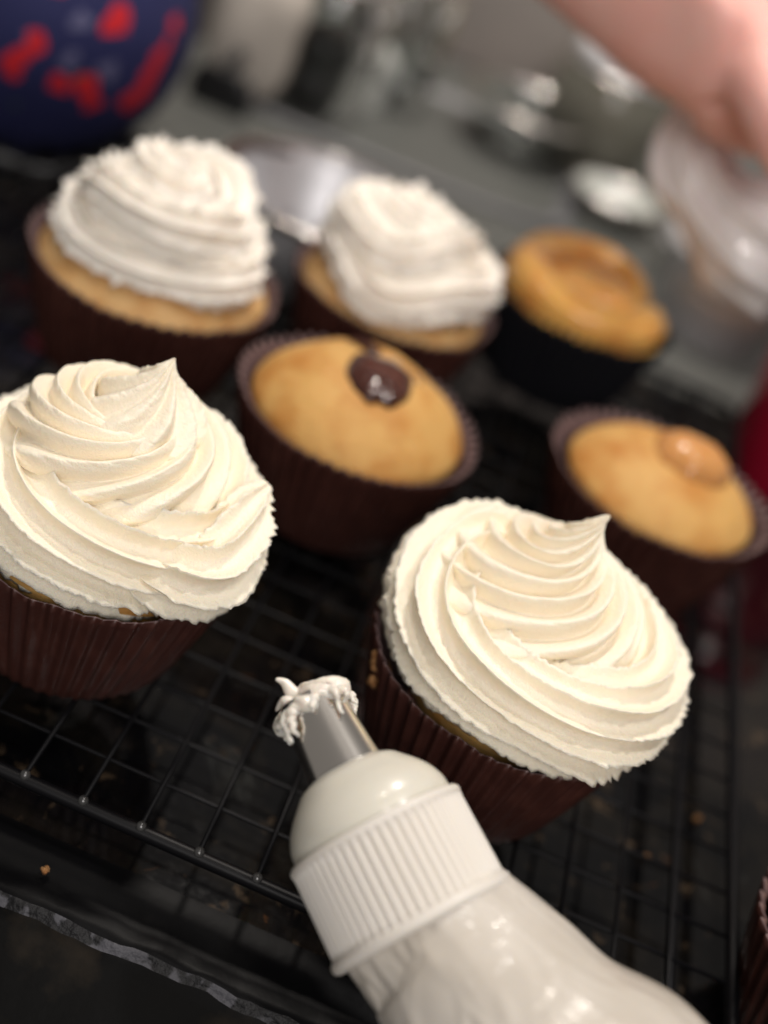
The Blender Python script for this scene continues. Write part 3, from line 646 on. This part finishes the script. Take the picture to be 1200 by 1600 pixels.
# flour bag, folded towel, black handled spatula
def soft_box(w, d, h, e=5, amp=.3, seed=0, n=48, nr=26):
    V = []
    for i in range(nr):
        ph = math.pi * (1 - i / (nr - 1)); cz, sz = math.cos(ph), math.sin(ph)
        for k in range(n):
            t_ = k / n * 2 * math.pi; x, y, z = sz * math.cos(t_), sz * math.sin(t_), cz
            q = (abs(x) ** e + abs(y) ** e + abs(z) ** e) ** (-1 / e); V.append((x * q, y * q, z * q))
    V = np.array(V); nn = amp * vn(V[:, 0] * 2, V[:, 1] * 2, V[:, 2] * 2, seed)
    V = V * np.array([w, d, h]) + V * nn[:, None]; V[:, 2] += h; V[:, 2] = np.maximum(V[:, 2], .01)
    return V, grid_faces(nr, n)
p = at_z(960, 215, CZ); o = mk('flour_bag', *soft_box(4, 2.6, 4.5, 5, .35, 3), M['flour'], loc=(p[0], p[1], CZ)); tag(o, 'cream paper flour bag slumped at the back under the arm', 'bag')
p = at_z(372, 150, CZ); g = empty('kitchen_towel', (p[0], p[1], CZ)); tag(g, 'folded off-white kitchen towel piled beside the navy fabric', 'towel')
for k in range(1):
    V, F = soft_box(2.4, 2.2, 3.8, 2.6, .18, k); V = V + np.array([.3 * (k % 2), 0, 5.0 * k]); mk('fold', V, F, M['towel'], g)
for k, (px, py, R_) in enumerate(((485, 150, 1.5), (560, 160, 1.5))):  # white forms added to stand in for blurred sparkles on glass
    p = at_z(px, py, CZ); g = empty('glint_standin', (p[0], p[1], CZ)); tag(g, ('white round-topped shaker added for a glass sparkle, left of its twin before the glass jars', 'white round-topped shaker added for a glass sparkle, right of its twin before the glass jars')[k], 'glint_standin', 'added white glint forms')
    V, F = lathe([(.01, 0), (1.5, 0), (1.7, .2), (1.4, 2.0)], 40); mk('standin_body', V, F, M['whitepl'], g)
    V, F = lathe([(1.45, 2.0), (1.6, 2.2), (1.6, 3.0), (1.2, 3.8), (.6, 4.1), (.01, 4.2)], 40); mk('cap', V, F, M['whitepl'], g)
p = at_z(395, 165, CZ); g = empty('spatula', (0, 0, 0)); tag(g, 'black spatula leaning against the folded off-white towel', 'spatula')
a = at_d(352, 115, 66); b = at_d(468, -25, 70)
v, f = tube([a, a + (b - a) * .3, a + (b - a) * .7, b], [.35, .3, .3, .35], 10); mk('handle', v, f, M['black'], g)
V, F = soft_box(1.6, .25, 2.4, 6, .02, 1, 24, 14); mk('blade', V, F, M['black'], g, loc=a - np.array([0, 0, 4.6]))

# glass cup with caramel, right
p = at_z(1098, 520, CZ)
g = empty('caramel_cup', (p[0], p[1], CZ)); tag(g, 'small clear glass dish holding brown caramel at the right behind the cupcakes', 'dish')
pr = [(.01, .25), (2.2, .3), (2.75, 3.7), (2.95, 3.75), (2.95, 3.9), (2.7, 3.9), (2.9, 3.55), (2.4, .0), (.01, .0)]
V, F = lathe([(.01, 0), (2.3, 0), (2.45, .3), (2.9, 3.6), (3.1, 3.75), (3.05, 3.95), (2.8, 3.9), (2.7, 3.5), (2.2, .4), (.01, .35)], 72); V = V * np.array([1.25, 1.25, 1.1]); mk('cup', V, F, M['frost'], g)
V, F = lathe([(.01, .38), (2.15, .42), (2.5, 2.2), (2.3, 2.5), (1.2, 2.4), (.01, 2.45)], 64, chw); mk('caramel', V, F, M['caramel'], g)

# red cup
p = at_z(1232, 755, CZ)
g = empty('red_cup', (p[0], p[1], CZ)); tag(g, 'tall crimson cup cut off by the right edge of the frame', 'cup')
V, F = lathe([(.01, 0), (3.0, 0), (3.2, .3), (3.45, 4), (3.7, 8.2), (3.6, 8.25), (3.5, 8.1), (3.2, 4), (2.9, .6), (.01, .5)], 72); mk('cup_body', V, F, M['red'], g)
V, F = lathe([(3.62, 7.9), (3.8, 8.1), (3.8, 8.5), (3.6, 8.6), (3.45, 8.3)], 72); mk('rim', V, F, M['red_rim'], g)
V, F = tube([(3.62 * math.cos(t_), 3.62 * math.sin(t_), 6.6) for t_ in np.linspace(0, 2 * np.pi, 60)], .2, 10); mk('glint_band', V, F, M['chrome'], g)  # chrome ring added to the cup to give a bright glint

# ------------------------------------------------------------------ arm and hand at the top right, and the crumpled white bag under it
def arm():
    nodes = []; edges = []
    def add(p, rx, ry=None, parent=None):
        nodes.append((np.array(p, float), rx, ry or rx)); i = len(nodes) - 1
        if parent is not None: edges.append((parent, i))
        return i
    D = 47
    fa = add(at_d(600, -480, D + 3), 4.6, 4.2)
    f2 = add(at_d(740, -310, D + 2), 4.3, 3.9, fa)
    f3 = add(at_d(890, -160, D + 1), 4.0, 3.5, f2)
    w_ = add(at_d(1010, -30, D), 3.8, 3.3, f3)
    pm = add(at_d(1130, 80, D - .5), 4.1, 3.6, w_)
    p2 = add(at_d(1245, 175, D - .8), 4.0, 2.9, pm)
    # four fingers curling down round the bag's neck, thumb from the side of the palm
    e1, e2 = cx_, -cu_
    for k in range(4):
        off = (-1.5 + k * 1.0) * 1.9
        b = at_d(1262, 150, D - .8) + (-fw) * off * .9 + e1 * (.2 + .3 * (k % 2))
        L = (2.3, 2.7, 2.5, 2.0)[k]
        a1 = add(b + e1 * 2.6 + e2 * 1.5, .95, .95, p2)
        a2 = add(b + e1 * 3.2 + e2 * (1.7 + L), .85, .85, a1)
        a3 = add(b + e1 * 2.0 + e2 * (2.6 + L * 1.4), .8, .8, a2)
        a4 = add(b + e1 * .6 + e2 * (2.4 + L * 1.5), .7, .7, a3)
    t1 = add(at_d(1185, 120, D - 3.5), 1.3, 1.2, pm)
    t2 = add(at_d(1225, 215, D - 4.3), 1.0, 1.0, t1)
    t3 = add(at_d(1250, 290, D - 3.9), .9, .85, t2)
    me = bpy.data.meshes.new('arm'); me.from_pydata([tuple(n[0] * S) for n in nodes], edges, [])
    me.materials.append(M['skin'])
    o = bpy.data.objects.new('person', me); col.objects.link(o)
    tag(o, 'bare pink forearm and hand reaching in at the top right, holding a white bag', 'person')
    sk = o.modifiers.new('skin', 'SKIN'); sk.use_smooth_shade = True; sk.branch_smoothing = .6
    for i, n in enumerate(nodes):
        me.skin_vertices[0].data[i].radius = (n[1] * S, n[2] * S); me.skin_vertices[0].data[i].use_root = (i == 0)
    sb = o.modifiers.new('sub', 'SUBSURF'); sb.levels = 3; sb.render_levels = 3
    return o
arm()
def crumpled():
    D = 50
    pts = [at_d(1120, 110, D), at_d(1095, 190, D), at_d(1080, 260, D - .3), at_d(1110, 320, D - .5), at_d(1165, 370, D - .5), at_d(1230, 420, D)]
    rad = [.7, 1.1, 1.45, 1.3, 2.0, 1.9]
    n = 120; C = spline(pts, n); R = spline(np.array(rad)[:, None], n)[:, 0]; T, N, B = frames(C); th = np.linspace(0, 2 * np.pi, 120, endpoint=False)[None, :]; u = np.linspace(0, 1, n)[:, None]
    ct, st = np.cos(th), np.sin(th)
    r = R[:, None] * (1 + .16 * vn(ct * 2.5, st * 2.5, u * 5, 2) + .14 * (1 - 2 * np.abs(vn(ct * 4, st * 4, u * 3, 7))))
    V = C[:, None] + r[..., None] * (N[:, None] * ct[..., None] + B[:, None] * st[..., None])
    o = mk('plastic_bag', V.reshape(-1, 3), grid_faces(n, 120), M['film']); tag(o, 'crumpled white plastic bag gripped under the hand at the top right', 'plastic bag')
crumpled()
def wrap_heap():
    p = at_z(1135, 470, CZ); th = np.linspace(0, 2 * np.pi, 140, endpoint=False)[None, :]; ph = np.linspace(np.pi * .98, .02, 90)[:, None]
    d = np.stack([np.sin(ph) * np.cos(th), np.sin(ph) * np.sin(th), np.cos(ph) + 0 * th], -1); x, y, z = d[..., 0], d[..., 1], d[..., 2]
    r = 1 + .25 * vn(x * 1.8, y * 1.8, z * 1.8, 4) + .22 * (1 - 2 * np.abs(vn(x * 3.2, y * 3.2, z * 3.2, 6))) + .08 * (1 - 2 * np.abs(vn(x * 8, y * 8, z * 8, 9)))
    V = d * r[..., None] * np.array([5.0, 2.6, 2.8]); V[..., 2] = np.maximum(V[..., 2] + 2.4, .02)
    o = mk('plastic_wrap', V.reshape(-1, 3), grid_faces(90, 140), M['wrapfilm'], loc=(p[0] + 1.2, p[1] + 1.0, CZ)); tag(o, 'shiny crumpled heap of clear plastic wrap on the worktop below the hand', 'plastic wrap')
M['wrapfilm'] = P('crumpled clear plastic', (.80, .78, .78), .12, trans=.35, coat=1, bump=[(120, .6, .004)])
wrap_heap()
